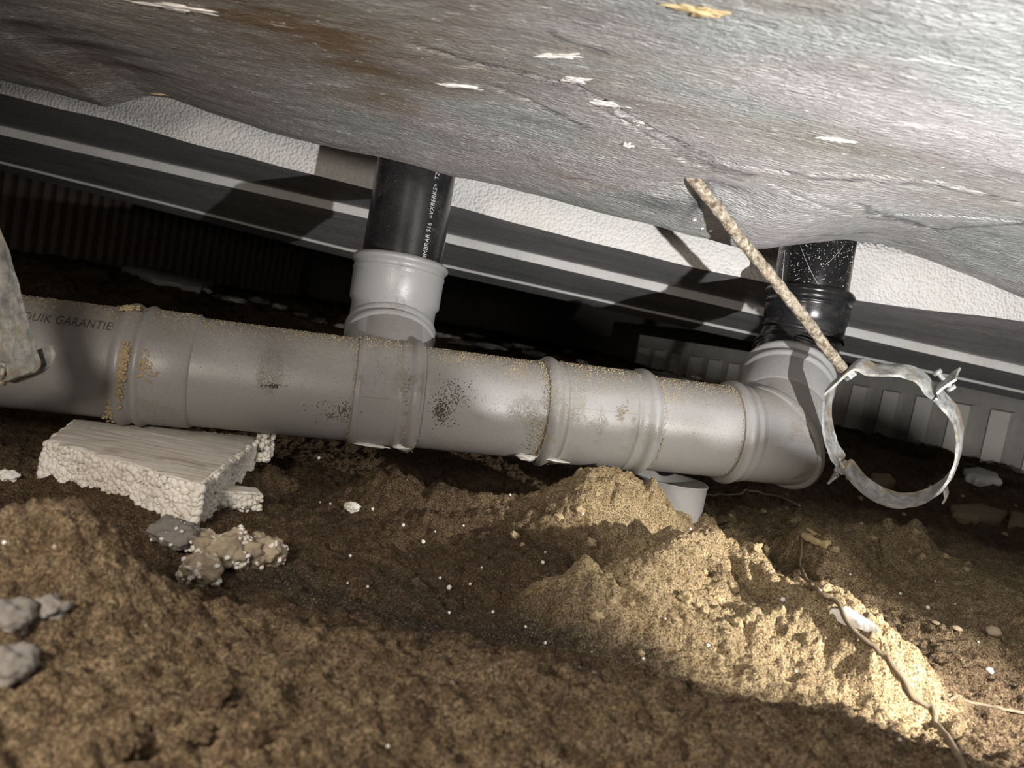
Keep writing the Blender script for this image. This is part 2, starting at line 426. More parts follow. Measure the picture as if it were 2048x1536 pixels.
def ground_h(X, Y):
    wx = X + .03 * fbm(X, Y, 6, 3, 91); wy = Y + .03 * fbm(X, Y, 6, 3, 55)
    z = .055 * sst(1.25, 2.5, Y) + .095 * sst(1.5, 2.8, Y) * (1 - sst(.5, 1.4, X))
    # foreground bank, the trough behind it
    bank = (1 - sst(.41, .56, wy + .03 * sst(.0, .6, X))) * (1 - .35 * sst(.12, .45, X))
    z = z + .045 * bank
    z = z - .010 * np.exp(-((wy - .60) / .05) ** 2)
    # bowl, hump before the dark hollow
    c = gp(960, 1150); z = z - gau(wx, wy, c, .020, .09, .07)
    c = gp(790, 985, .02); z = z + gau(wx, wy, c, .030, .10, .05)
    c = gp(610, 1000, .0); z = z - gau(wx, wy, c, .030, .035, .06)
    c = gp(980, 975, .0); z = z - gau(wx, wy, c, .028, .12, .10)
    # mound carrying the foam block
    c = gp(330, 960, .01); z = z + gau(wx, wy, c, .012, .2, .16)
    # heap under the pipe
    c = gp(1205, 960, .07); z = z + gau(wx, wy, c, .088, .112, .085, 0, 1.55)
    c = gp(1392, 1050, .02); z = z + gau(wx, wy, c, .018, .022, .025)
    c = gp(1345, 1000, .02); z = z - gau(wx, wy, c, .022, .05, .05)
    z = z + gau(X, Y, (.36, .13), .080, .30, .06, 0, 3)  # unseen soil ridge, added to keep the work lamp off foreground and lower pipe
    # second heap, a ridge
    P = [gp(1185, 1195, .015), gp(1300, 1130, .03), gp(1410, 1100, .04), gp(1490, 1130, .035), gp(1600, 1220, .02), gp(1720, 1330, .01)]
    z = z + seg(wx, wy, P, .040, .045, 2.2)
    c = gp(1440, 1230, .02); z = z + gau(wx, wy, c, .028, .13, .09)
    z = z - seg(wx, wy, [gp(1080, 1190, .0), gp(1200, 1150, .01), gp(1310, 1115, .01), gp(1390, 1085, .01)], .030, .030, 2.4)
    z = z - seg(wx, wy, [gp(1450, 1070, .0), gp(1540, 1110, .0), gp(1600, 1160, .01)], .030, .034, 2.4)
    # right hand ridges and clay slabs
    P = [gp(1620, 1075, .03), gp(1760, 1060, .04), gp(1830, 1080, .03)]
    z = z + seg(wx, wy, P, .036, .04)
    P = [gp(1560, 1000, .03), gp(1750, 1040, .03), gp(2060, 1210, .02), gp(2300, 1330, .02)]
    z = z + seg(wx, wy, P, .016, .06)
    P = [gp(1440, 965, .02), gp(1560, 980, .03)]
    z = z + seg(wx, wy, P, .020, .05)
    c = gp(60, 1175, .05); z = z + gau(wx, wy, c, .050, .045, .04)
    # far rubble
    far = sst(1.1, 1.6, Y)
    slab = vnoise(X * 9 + .5 * Y, Y * 14, 3); z = z + far * .018 * np.clip(slab * 3, -.3, 1)
    # roughness
    hp = np.clip(z / .05, 0, 1)
    z = z + .010 * fbm(X, Y, 9, 3, 11) * (.6 + .4 * far)
    z = z + .0075 * (billow(wx, wy, 22, 4, 21) - .5) * (.7 + .8 * hp * (1 - bank))
    z = z + .0030 * fbm(X, Y, 90, 4, 31, .65) + .004 * (billow(X, Y, 60, 3, 47) - .5)
    cl = np.clip(vnoise(X * 45, Y * 45, 71) - .25, 0, 1); z = z + .008 * cl * (.3 + hp) * (1 - .8 * bank)
    return z
GZ = ground_h(GX, GY)
def hgt(x, y):
    i = int(np.clip(np.searchsorted(xs, x) - 1, 0, len(xs) - 2)); j = int(np.clip(np.searchsorted(ys, y) - 1, 0, len(ys) - 2))
    a = min(1, max(0, (x - xs[i]) / (xs[i + 1] - xs[i]))); b = min(1, max(0, (y - ys[j]) / (ys[j + 1] - ys[j])))
    return float((GZ[j, i] * (1 - a) + GZ[j, i + 1] * a) * (1 - b) + (GZ[j + 1, i] * (1 - a) + GZ[j + 1, i + 1] * a) * b)
def on_ground(px, py, zoff=0.0):
    r = ray(px, py); t = .25
    while t < 7:
        p = CAM + r * t
        if p.z < hgt(p.x, p.y): break
        t += .002
    return Vector((p.x, p.y, hgt(p.x, p.y) + zoff))
def add_grid(name, X, Y, Z, mat, attrs=None):
    ny, nx = X.shape; me = bpy.data.meshes.new(name)
    co = np.stack([X, Y, Z], -1).reshape(-1, 3).astype(np.float32)
    idx = np.arange(nx * ny).reshape(ny, nx)
    q = np.stack([idx[:-1, :-1], idx[:-1, 1:], idx[1:, 1:], idx[1:, :-1]], -1).reshape(-1, 4)
    me.vertices.add(len(co)); me.vertices.foreach_set('co', co.ravel())
    me.loops.add(q.size); me.loops.foreach_set('vertex_index', q.ravel().astype(np.int32))
    me.polygons.add(len(q)); me.polygons.foreach_set('loop_start', np.arange(0, q.size, 4, dtype=np.int32))
    me.polygons.foreach_set('use_smooth', np.ones(len(q), dtype=bool))
    me.update(calc_edges=True); me.validate()
    me.materials.append(mat)
    for k, v in (attrs or {}).items():
        a = me.attributes.new(k, 'FLOAT', 'POINT'); a.data.foreach_set('value', v.ravel().astype(np.float32))
    o = bpy.data.objects.new(name, me); C.objects.link(o); return o
sand = gau(GX, GY, gp(1225, 962, .07), 1.15, .14, .13, 0, 3)
P = [gp(1185, 1195, .015), gp(1300, 1130, .03), gp(1410, 1100, .04), gp(1490, 1130, .035), gp(1600, 1220, .02), gp(1760, 1370, .01)]
sand = np.maximum(sand, seg(GX, GY, P, 1.05, .065, 3))
sand = np.maximum(sand, gau(GX, GY, gp(1440, 1260, .02), 1.0, .13, .10, 0, 3))
sand = np.maximum(sand, gau(GX, GY, gp(1900, 1130, .02), .62, .5, .35, 0, 3))
sand = np.maximum(sand, gau(GX, GY, gp(1720, 1060, .04), .7, .2, .12, 0, 3))
sand = np.maximum(sand, .25 * (1 - sst(.4, .6, GY)))
grit = seg(GX, GY, [gp(560, 1150), gp(700, 1195), gp(880, 1235), gp(1060, 1270), gp(1300, 1330)], 1.0, .030, 2)
grit = np.maximum(grit, seg(GX, GY, [gp(780, 1150), gp(950, 1225), gp(1150, 1260)], .6, .03, 2))
struct(add_grid('floor', GX, GY, GZ, M_soil, {'sand': sand, 'grit': grit}))

# ------------------------------------------------------------------ walls
def ribbed_wall(name, mats, xa, da, ya_top, ya_bot, xb, db, yb_top, yb_bot, n_ribs, zt, zb, rib=(.20, .80), depth=.02, top_gap=.05):
    A = W(xa, ya_bot, da); B = W(xb, yb_bot, db); A.z = 0; B.z = 0
    L = (B - A).length; a = (B - A) / L; nrm = Vector((a.y, -a.x, 0))
    if nrm.dot(CAM - A) < 0: nrm = -nrm
    p = L / n_ribs; V = []; cols = []
    for i in range(n_ribs):
        s = i * p
        for f, d in ((0, 0), (rib[0], 0), (rib[0] + .06, depth), (rib[1] - .06, depth), (rib[1], 0)):
            cols.append((s + f * p, d))
    cols.append((L, 0))
    rows = [(zb, 1), (zt - top_gap - .006, 1), (zt - top_gap, 0), (zt, 0)]
    for z, k in rows:
        for s, d in cols:
            q = A + a * s + nrm * (d * k); V.append(Vector((q.x, q.y, z)))
    n = len(cols); Fc = [(j * n + i, j * n + i + 1, (j + 1) * n + i + 1, (j + 1) * n + i) for j in range(len(rows) - 1) for i in range(n - 1)]
    o = struct(mk(name, V, Fc, mats, smooth=False))
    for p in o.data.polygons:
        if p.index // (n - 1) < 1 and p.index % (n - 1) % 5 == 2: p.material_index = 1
    return o
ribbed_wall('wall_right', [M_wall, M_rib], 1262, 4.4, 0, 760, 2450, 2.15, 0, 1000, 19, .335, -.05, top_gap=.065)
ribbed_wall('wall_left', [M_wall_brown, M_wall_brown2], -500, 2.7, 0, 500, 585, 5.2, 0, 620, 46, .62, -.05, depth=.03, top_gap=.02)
V = [Vector((-5, 7.0, -.1)), Vector((5, 7.0, -.1)), Vector((5, 7.0, 1.2)), Vector((-5, 7.0, 1.2))]
struct(mk('wall_back', V, [(0, 1, 2, 3)], M_conc, smooth=False))
V = [Vector((x, y, z)) for z in (.62, .72) for x, y in ((-5, -.6), (5, -.6), (5, 7.1), (-5, 7.1))]
struct(mk('ceiling', V, [(0, 3, 2, 1), (4, 5, 6, 7), (0, 1, 5, 4), (1, 2, 6, 5), (2, 3, 7, 6), (3, 0, 4, 7)], M_conc, smooth=False))

# ------------------------------------------------------------------ insulation boards under the floor
def interp(poly, x):
    return float(np.interp(x, [p[0] for p in poly], [p[1] for p in poly]))
EDGE = [(-420, 90), (0, 160), (120, 190), (215, 214), (262, 200), (300, 192), (340, 197), (420, 226), (600, 282), (700, 303), (752, 312), (905, 352), (1000, 372), (1200, 425), (1410, 477), (1480, 496), (1530, 497), (1620, 486), (1690, 479), (1760, 487), (1850, 518), (1950, 556), (2048, 597), (2500, 760)]
BOT2 = [(-420, 85), (0, 187), (240, 247), (740, 379), (910, 414), (1348, 526), (1485, 555), (1700, 601), (2048, 643), (2500, 690)]
TOP3 = [(-420, 158), (0, 251), (740, 420), (900, 469), (1530, 615), (1690, 652), (2048, 733), (2500, 835)]
TOP4 = [(-420, 230), (0, 322), (100, 347), (700, 498), (900, 531), (1330, 627), (1500, 664), (1700, 707), (2048, 782), (2500, 880)]
END4 = [(x, y + 19) for x, y in TOP4]
DE = .95
# nearest board: sagging foil sheet. rows run from its far edge towards the photographer
pxs = np.linspace(-420, 2500, 820); NR = 420
edge = np.array([W(x, interp(EDGE, x), DE) for x in pxs])
tt = np.concatenate([np.linspace(0, 1, NR)])
X = np.zeros((NR, len(pxs))); Y = X.copy(); Z = X.copy()
zl = np.interp(pxs, [-420, 1024, 2500], [edge[0][2], .425, .41])
for i, t in enumerate(tt):
    s = (t ** 1.0) * 1.25
    X[i] = edge[:, 0]; Y[i] = edge[:, 1] - s
    bl = sst(0, .30, s)
    Z[i] = edge[:, 2] * (1 - bl) + (zl + .015) * bl
Z += .004 * fbm(X, Y, 3.0, 3, 5) * sst(.0, .1, DE - Y) + .0008 * fbm(X * 1.0, Y * 2, 22, 4, 8)
FX, FY, FZ = X.ravel()[::7].copy(), Y.ravel()[::7].copy(), Z.ravel()[::7].copy()
def foil_z(x, y): return float(FZ[np.argmin((FX - x) ** 2 + (FY - y) ** 2)])
def fp(px, py):
    z = .41
    for _ in range(9):
        g = gp(px, py, z); z = .5 * z + .5 * foil_z(g.x, g.y)
    return gp(px, py, z)
# dent where the hanging rod goes through; a few creases in the foil
rodtop = fp(1410, 388)
Z += gau(X, Y, rodtop, .012, .07, .030, -.3) 
for (a, b2, dp, wd) in (((960, 130), (1150, 175), .0035, .004), ((1150, 175), (1290, 255), .004, .004), ((1290, 255), (1420, 320), .003, .004),
                        ((1560, 345), (1880, 365), .002, .003), ((1880, 365), (2048, 410), .003, .003), ((1740, 435), (2048, 446), .003, .003), ((1700, 405), (1870, 465), .002, .003),
                        ((990, 175), (1180, 260), .002, .003), ((820, 90), (960, 130), .003, .003), ((1420, 320), (1560, 345), .003, .003), ((1480, 250), (1700, 300), .0015, .002), ((1540, 370), (1700, 430), .002, .003), ((1180, 210), (1380, 330), .002, .003), ((700, 230), (800, 120), .001, .002), ((1360, 300), (1480, 360), .0015, .003)):
    A = fp(a[0], a[1]); B = fp(b2[0], b2[1])
    Z += seg(X, Y, [A, B], dp, wd)
stain = np.zeros_like(X)
for (px, py, am, sx, sy, ro) in ((560, 40, 1.0, .16, .07, -.1), (700, 130, 1.0, .10, .06, -.1), (760, 205, .75, .06, .04, 0), (430, 110, .5, .20, .08, -.1), (100, 150, .6, .3, .06, -.1),
                                 (1420, 5, .8, .05, .02, 0), (1600, 290, .40, .30, .04, -.12), (1880, 380, .35, .2, .05, -.12), (1420, 330, .35, .12, .03, -.15), (1120, 150, .4, .10, .03, -.2), (1250, 230, .4, .05, .02, 0), (1170, 365, .5, .03, .012, 0), (250, 230, .5, .3, .05, -.2), (1850, 340, .35, .12, .04, -.1), (1100, 90, .35, .12, .03, -.1)):
    c = fp(px, py); stain = np.maximum(stain, gau(X + .03 * fbm(X, Y, 14, 3, 17), Y + .02 * fbm(X, Y, 14, 3, 18), c, am, sx, sy, ro))
cshade = np.zeros_like(X)  # crack lines, plus dark crease sheen and shade painted around the rod hole
for (px, py, am, sx, sy, ro) in ((60, 50, .9, .07, .016, -.25), (170, 90, .95, .07, .015, -.25), (270, 135, .8, .05, .012, -.25), (1320, 408, .65, .055, .020, -.1), (1397, 405, 1.0, .010, .050, 0), (1450, 392, .7, .03, .008, -.1), (1900, 110, .25, .1, .06, 0)):
    c = fp(px, py); cshade = np.maximum(cshade, gau(X, Y, c, am, sx, sy, ro))
FZ = Z.ravel()[::7].copy()
for q in (((960, 130), (1150, 175), (1290, 255), (1420, 320), (1500, 350)), ((1560, 345), (1700, 362), (1880, 365), (2048, 410)), ((1740, 435), (1880, 462), (2048, 446)), ((1700, 405), (1870, 465)), ((990, 175), (1180, 260)), ((1360, 300), (1480, 360)), ((820, 90), (960, 130)), ((1600, 470), (1760, 468)), ((1100, 70), (1220, 110))):
    cshade = np.maximum(cshade, seg(X + .003 * fbm(X, Y, 40, 3, 61), Y + .006 * fbm(X, Y, 40, 3, 62), [fp(*p_) for p_ in q], .8, .0030))
b1 = thing('insulation_board', W(1024, 380, DE), 'nearest sagging silver foil insulation board overhead, stained brown at left', 'insulation board')
o = add_grid('foil_face', X, Y, Z, M_foil, {'stain': stain, 'crack_shade': cshade}); o.parent = b1; o.matrix_parent_inverse = Matrix.Translation(b1.location).inverted()
# its foam core seen along the edge
V = []; n = len(pxs)
top = edge + np.array([0, 0, .05]); bk = top - np.array([0, 1.25, 0])
e2 = np.stack([X[0], Y[0], Z[0] + .0005], -1)
for row in (e2, top + np.array([0, -.02, 0]), bk): V += [Vector(q) for q in row]
Fc = [(j * n + i, j * n + i + 1, (j + 1) * n + i + 1, (j + 1) * n + i) for j in range(2) for i in range(n - 1)]
mk('foam_core', V, Fc, M_foam, b1)

def board(label, face_lo, d0, back, d1, h, foam, name='insulation_board', undm=M_foil_dark, wob=0.0):
    """foam board: white front face at depth d0, foil underside running back to depth d1"""
    ps = np.linspace(-420, 2500, 300)
    lo = [W(x, interp(face_lo, x), d0) for x in ps]
    if wob: lo = [p + Vector((0, wob * mnoise.noise(p * 6), wob * .5 * mnoise.noise(p * 9 + Vector((5, 0, 0))))) for p in lo]
    bk = [W(x, interp(back, x), d1) for x in ps]
    for a, b in zip(lo, bk): b.x = a.x + (b.x - a.x)
    root = thing(name, lo[150], label, 'insulation board')
    n = len(ps); K = 24; V = []
    for j in range(K + 1):
        t = j / K
        V += [a.lerp(b, t) for a, b in zip(lo, bk)]
    Fc = [(j * n + i, j * n + i + 1, (j + 1) * n + i + 1, (j + 1) * n + i) for j in range(K) for i in range(n - 1)]
    mk('foil_face', V, Fc, undm, root)
    V = []
    for j in range(7):
        V += [a + Vector((0, .004 * mnoise.noise(a * 14 + Vector((0, 0, j * .9))) if 0 < j < 6 else 0, h * j / 6)) for a in lo]
    V += [b + Vector((0, 0, h)) for b in bk]
    Fc = [(j * n + i, j * n + i + 1, (j + 1) * n + i + 1, (j + 1) * n + i) for j in range(7) for i in range(n - 1)]
    mk('foam_core', V, Fc, foam, root)
    return root
board('foam board behind the black pipes with broad white bead edge and dark underside', BOT2, 1.28, TOP3, 1.75, .10, M_foam, wob=.006)
lo3 = [(x, y + 18) for x, y in TOP3]
board('dark insulation board behind the broad white one, with narrow white edge strip', lo3, 1.76, TOP4, 2.08, .10, M_foam_fine)
lo4 = [(x, y + 5) for x, y in TOP4]
board('farthest dark insulation board, with a hairline pale edge above the ribbed wall', lo4, 2.09, END4, 2.22, .12, M_foam_fine)

# ------------------------------------------------------------------ grey drain pipe
A3 = W(0, 699.5, .82); B3 = W(1440, 862, 1.02); AX = (B3 - A3).normalized()
R0 = .0625
def mx(px):
    """distance along the main axis, from A3, of the point seen in column px"""
    a, b = -1.0, 3.0
    for _ in range(50):
        m = (a + b) / 2
        if proj(A3 + AX * m)[0] < px: a = m
        else: b = m
    return a
def mp(px): return A3 + AX * mx(px)
def seg_part(name, pa, pb, prof, parent, mat, label=None):
    s0 = mx(pa); V, Fc = revolve(A3, B3, [(s0 + s if s >= 0 else s, r) for s, r in prof] if False else prof)
    o = mk(name, V, Fc, mat, parent, angle=40)
    if label: o['label'] = label
    return o
drain = thing('drain_pipe', mp(600), 'long grey plastic drain pipe with collars, lying across the crawl space on foam and sand', 'pipe')
T = .0032
def plain(pa, pb, mat=M_pvc):
    return mk('pipe_length', *revolve(A3, B3, [(mx(pa), R0), (mx(pb), R0)]), mat, drain)
p1 = plain(-420, 245); plain(385, 712); plain(815, 1085); plain(1268, 1452)
# coupling over the first joint: fat double rim at its left end
def coup(name, pts, mat=M_pvc):
    return mk(name, *revolve(A3, B3, pts), mat, drain, angle=50)
a, b = mx(246), mx(396)
c1 = coup('coupling', [(a, R0 + .0002), (a, R0 + T)] + bead(a + .009, R0 + T, .0042, .0085) + [(a + .020, R0 + T)] + bead(a + .027, R0 + T, .0035, .006) + [(a + .036, R0 + T), (b - .003, R0 + T), (b, R0 + T * .4), (b + .001, R0)])
a, b = mx(706), mx(836)
tee = coup('tee_fitting', [(a, R0), (a + .001, R0 + T * .9)] + bead(a + .005, R0 + T * .9, .0012, .003) + [(b - .032, R0 + T)] + bead(b - .026, R0 + T, .0012, .003) + [(b - .018, R0 + T)] + bead(b - .009, R0 + T, .0045, .0085) + [(b, R0 + T), (b + .0005, R0)])
a, b = mx(1070), mx(1285)
coup('coupling', [(a, R0), (a + .0005, R0 + T)] + bead(a + .010, R0 + T, .0050, .0095) + [(a + .022, R0 + T)] + bead(a + .027, R0 + T, .0014, .003) + [(a + .034, R0 + T * .9), (b - .036, R0 + T * .9)] + bead(b - .031, R0 + T, .0012, .003) + [(b - .022, R0 + T)] + bead(b - .010, R0 + T, .0052, .0095) + [(b, R0 + T), (b + .0005, R0)])
# elbow: socket collar, barrel, mitre, leg rising backwards
E = mp(1548); J2 = W(1582, 722, 1.15)
a = mx(1440); e = (E - A3).length
elb = coup('elbow', [(a, R0), (a + .0005, R0 + T)] + bead(a + .010, R0 + T, .0050, .0095) + [(a + .021, R0 + T)] + bead(a + .026, R0 + T, .0010, .003) + [(a + .034, R0 + T * .5), (e - .075, R0 + T * .5)])
d2 = (J2 - E).normalized()
RA = R0 + T * .5
mk('elbow_bend', *join(mitre_tube([A3 + AX * (e - .076), E, E + d2 * (.060)], RA), mitre_bead(E, AX, d2, RA, .0048)), M_pvc, elb, angle=40)
L2 = (J2 - E).length
mk('elbow_socket', *revolve(E, J2, [(.052, RA), (.055, RA + .001), (L2 * .60, RA + .001)] + bead(L2 * .60 + .008, RA + .001, .0035, .007) + [(L2 * .60 + .018, RA + .001)] + bead(L2 * .60 + .027, RA + .001, .0042, .008) + [(L2 * .60 + .036, RA), (L2 * .60 + .036, .056)]), M_pvc_light, elb, angle=50)
# tee branch: leg up and back, mitre with double rib, upright socket
T0 = mp(775); J1 = W(780, 664, 1.03); V1T = W(832, 335, 1.04); V1B = W(803, 528, 1.04)
dv = (V1T - J1).normalized(); db = (J1 - T0).normalized(); RB = .0575
br = mk('branch', *join(mitre_tube([T0, J1, J1 + dv * .045], RB), mitre_bead(J1 - db * .0, db, dv, RB + .0005, .0042), mitre_bead(J1 - db * .016, db, dv, RB + .0005, .0034)), M_pvc_light, tee, angle=40)
sL = (V1B - J1).dot(dv)
mk('branch_socket', *revolve(J1, J1 + dv, [(.030, RB), (sL - .062, RB), (sL - .056, RB + .004), (sL - .020, RB + .0045)] + bead(sL - .016, RB + .0045, .0010, .003) + [(sL - .012, RB + .0045)] + bead(sL - .003, RB + .0045, .0042, .006) + [(sL + .003, RB + .003), (sL + .003, .0556)]), M_pvc_light, tee, angle=50)
# seam line marks of the mouldings
def seam(pa, pb, phi, r, parent):
    a_, e1, e2 = basis(AX); sgn = 1 if e2.dot(CAM - A3) > 0 else -1
    q = e1 * math.sin(phi) + e2 * sgn * math.cos(phi)
    pts = [A3 + AX * (mx(pa) + (mx(pb) - mx(pa)) * i / 12) + q * (r - .0002) for i in range(13)]
    mk('mould_seam', *tube(pts, .0005, 6), M_pvc, parent)
seam(725, 800, .02, R0 + T, tee); seam(1125, 1235, .25, R0 + T * .9, drain); seam(1490, 1625, -.08, R0 + T * .5, elb)

# text wrapped on a cylinder
def text_on(body, c, axis, nrm, r, length, height, mat, parent, name='print', flip=False):
    cu = bpy.data.curves.new('t', 'FONT'); cu.body = body; cu.size = 1; cu.resolution_u = 3; cu.space_character = 1.08
    to = bpy.data.objects.new('t', cu); C.objects.link(to)
    dg = bpy.context.evaluated_depsgraph_get(); dg.update()
    me = bpy.data.meshes.new_from_object(to.evaluated_get(dg)); bpy.data.objects.remove(to)
    bm = bmesh.new(); bm.from_mesh(me)
    bmesh.ops.triangulate(bm, faces=bm.faces[:])
    xs_ = [v.co.x for v in bm.verts]; w_ = max(xs_); ys_ = [v.co.y for v in bm.verts]; h_ = max(ys_)
    a = axis.normalized(); nn = (nrm - a * nrm.dot(a)).normalized(); t = nn.cross(a)
    for v in bm.verts:
        s = v.co.x / w_ * length; u = v.co.y / h_ * height / r
        v.co = c + a * s + nn * (r * math.cos(u)) + t * (r * math.sin(u))
    me2 = bpy.data.meshes.new(name); bm.to_mesh(me2); bm.free(); me2.materials.append(mat)
    o = bpy.data.objects.new(name, me2); C.objects.link(o); o.parent = parent
    o.matrix_parent_inverse = (Matrix.Translation(parent.parent.location) if parent.parent else Matrix.Translation(parent.location)).inverted()
    return o
def hit_cyl(px, py, A, a, r):
    d = ray(px, py); d.normalize(); o_ = CAM - A; a = a.normalized()
    dp = d - a * d.dot(a); op = o_ - a * o_.dot(a)
    aa = dp.dot(dp); bb = 2 * dp.dot(op); cc = op.dot(op) - r * r
    t = (-bb - math.sqrt(max(0, bb * bb - 4 * aa * cc))) / (2 * aa)
    p = CAM + d * t; s = (p - A).dot(a); foot = A + a * s; nn = (p - foot).normalized()
    return foot + nn * r, s, foot, nn
p, s, foot, nr = hit_cyl(45, 632, A3, AX, R0); p2, s2, _, _ = hit_cyl(238, 653, A3, AX, R0)
_, _, _, nr0 = hit_cyl(48, 640, A3, AX, R0)
tx = text_on('QUIK GARANTIE -', foot, AX, nr0, R0 + .0004, s2 - s, .0115, M_ink, drain, 'printed_lettering', flip=AX.cross(nr0).z < 0)
tx['label'] = 'dark printed lettering'

# ------------------------------------------------------------------ black downpipes
bp1 = thing('downpipe', V1B, 'straight black plastic downpipe with white print, dropping into the grey tee', 'pipe')
topz = .61
k = (topz - V1B.z) / dv.z
pp = mk('pipe_length', *revolve(V1B, V1B + dv, [(-.006, .055), (k, .055)]), M_black, bp1)
p, s, foot, nr = hit_cyl(857, 524, V1B, dv, .055); _, s2, _, _ = hit_cyl(882, 338, V1B, dv, .055)
_, _, _, nrb = hit_cyl(864, 440, V1B, dv, .055)
tx = text_on('OMBRAR S16  =VXRERKS=  T2.II', foot, dv, nrb, .0553, s2 - s, .0062, M_inkw, bp1, 'printed_lettering')
tx['label'] = 'white printed lettering'
V2B = W(1619, 590, 1.15); V2T = W(1633, 500, 1.15); dv2 = (V2T - V2B).normalized()
J2b = J2 + (J2 - E).normalized() * .0
bp2 = thing('downpipe', V2B, 'glossy black plastic downpipe with socket and bend, speckled with cobweb, above the grey elbow', 'pipe')
k2 = (topz - V2B.z) / dv2.z
mk('pipe_length', *revolve(V2B, V2T, [(-.006, .055), (k2, .055)]), M_black, bp2)
K2 = W(1606, 668, 1.15)
mk('bend', *join(mitre_tube([J2 - d2 * .02, J2 + (K2 - J2) * .45, K2, V2B - dv2 * .02], .0585),
   mitre_bead(K2, (K2 - J2), dv2, .0588, .0028), mitre_bead(J2 + (K2 - J2) * .25, d2, (K2 - J2), .0592, .003), mitre_bead(J2 + (K2 - J2) * .05, d2, (K2 - J2), .0592, .0022)), M_black, bp2, angle=40)
LK = (V2B - K2).length
mk('socket', *revolve(K2, V2B, [(.015, .0585), (.022, .0615), (LK - .022, .0618)] + bead(LK - .016, .0618, .0012, .003) + [(LK - .011, .0618)] + bead(LK - .001, .0618, .0042, .0068) + [(LK + .006, .061), (LK + .006, .0555)]), M_black, bp2, angle=50)

# cut grey pipe end standing in the soil
RC = W(1338, 956, 1.075); r_, h_ = .055, .08
V, Fc = revolve(RC - Vector((0, 0, h_)), RC, [(0, r_), (h_ - .004, r_), (h_ - .001, r_ + .0015), (h_, r_ + .001), (h_, r_ - .004), (0, r_ - .004)], 64)
tag(mk('pipe_offcut', V, Fc, M_pvc_light, angle=40), 'short open offcut of light grey pipe standing in sand beneath the drain pipe', 'pipe offcut')

# caked sand and grains on the fittings
def crust(name, spots, parent, r=(.0015, .0035), mat=M_sandm, sub=1):
    parts = []
    for c in spots:
        rr = random.uniform(*r); parts.append(lump(c, (rr, rr, rr * .8), sub, .3, 2, random.random() * 50))
    V, Fc = join(*parts)
    o = mk(name, V, Fc, mat, parent); o['kind'] = 'stuff'; return o
sp = []
for i in range(520):
    f = random.random(); px = 248 - 30 * f + random.gauss(0, 7) ; py = 690 + f * 150 + random.gauss(0, 6)
    q, s, ft, nn = hit_cyl(px, py, A3, AX, R0 + T + .004); sp.append(q - nn * .002)
for i in range(90):
    q, s, ft, nn = hit_cyl(random.gauss(287, 9), random.gauss(735, 16), A3, AX, R0 + T); sp.append(q)
for i in range(60):
    q, s, ft, nn = hit_cyl(random.gauss(258, 9), 612 + random.random() * 8, A3, AX, R0 + T + .005); sp.append(q)
crust('sand_crust', sp, drain, (.0008, .0024))
a_, E1, E2 = basis(AX)
sp = []
sgn = 1 if E2.dot(CAM - A3) > 0 else -1
for i in range(5200):
    s = mx(-100) + random.random() * (mx(1600) - mx(-100)); ph = random.gauss(0, .33) + .25 * sgn
    px = proj(A3 + AX * s)[0]
    rr = R0 + (T if (236 < px < 392 or 706 < px < 836 or 1070 < px < 1285) else 0)
    sp.append(A3 + AX * s + (E1 * math.cos(ph) + E2 * math.sin(ph)) * rr)
for (cx, cy, sx_, sy_, nn_) in ((1335, 790, 26, 14, 200), (1410, 850, 0, 0, 0), (925, 715, 26, 6, 120), (1040, 742, 16, 9, 160), (820, 860, 10, 20, 120), (808, 760, 8, 30, 90), (1075, 880, 9, 30, 120), (1105, 800, 6, 50, 140), (1245, 825, 6, 9, 60)):
    for i in range(nn_):
        q, s, ft, nn = hit_cyl(random.gauss(cx, sx_), random.gauss(cy, sy_), A3, AX, R0 + (T + .002 if cx in (820, 808, 1075, 1105, 1245) else 0)); sp.append(q)
# line of sand along each collar
for pxc in (1062, 1068, 1110, 1438, 1442, 832, 704, 393, 1290):
    for i in range(150):
        s = mx(pxc) + random.gauss(0, .0012); ph = sgn * random.uniform(-.2, 2.6)
        sp.append(A3 + AX * s + (E1 * math.cos(ph) + E2 * math.sin(ph)) * (R0 + .0008))
def tetra(cs, rr):
    n = len(cs); V = []; Fc = []
    for i, c in enumerate(cs):
        r = random.uniform(*rr); R = Matrix.Rotation(random.random() * 6.28, 3, Vector((random.random(), random.random(), random.random() + .1)).normalized())
        for d in ((1, 0, 0), (-1, 0, 0), (0, 1, 0), (0, -1, 0), (0, 0, 1), (0, 0, -1)): V.append(c + R @ (Vector(d) * r))
        b = i * 6
        Fc += [(b + x, b + y, b + z) for x, y, z in ((0, 2, 4), (2, 1, 4), (1, 3, 4), (3, 0, 4), (2, 0, 5), (1, 2, 5), (3, 1, 5), (0, 3, 5))]
    return V, Fc
o = mk('sand_grains', *tetra(sp, (.0004, .0010)), M_sandm, drain, smooth=False); o['kind'] = 'stuff'
# dark soil smudges on the pipe
def smudge(lst, mat=M_root):
    sp = []
    for (cx, cy, sx_, sy_, n_) in lst:
        for i in range(n_):
            x = random.gauss(cx, sx_); q, s, ft, nn = hit_cyl(x, random.gauss(cy, sy_), A3, AX, R0 + (T * .9 if 706 < x < 836 or 1070 < x < 1285 else 0)); sp.append(q)
    return sp
M_dark = mat_plain('dark_soil', (.075, .05, .03), .95, .5, 200)
o = mk('soil_smudge', *tetra(smudge([(885, 822, 11, 12, 330), (905, 790, 24, 16, 150), (690, 825, 10, 9, 90), (660, 830, 14, 7, 40), (545, 772, 12, 2.5, 60), (820, 790, 8, 26, 120), (640, 812, 22, 8, 25)]), (.0004, .0011)), M_dark, drain, smooth=False); o['kind'] = 'stuff'
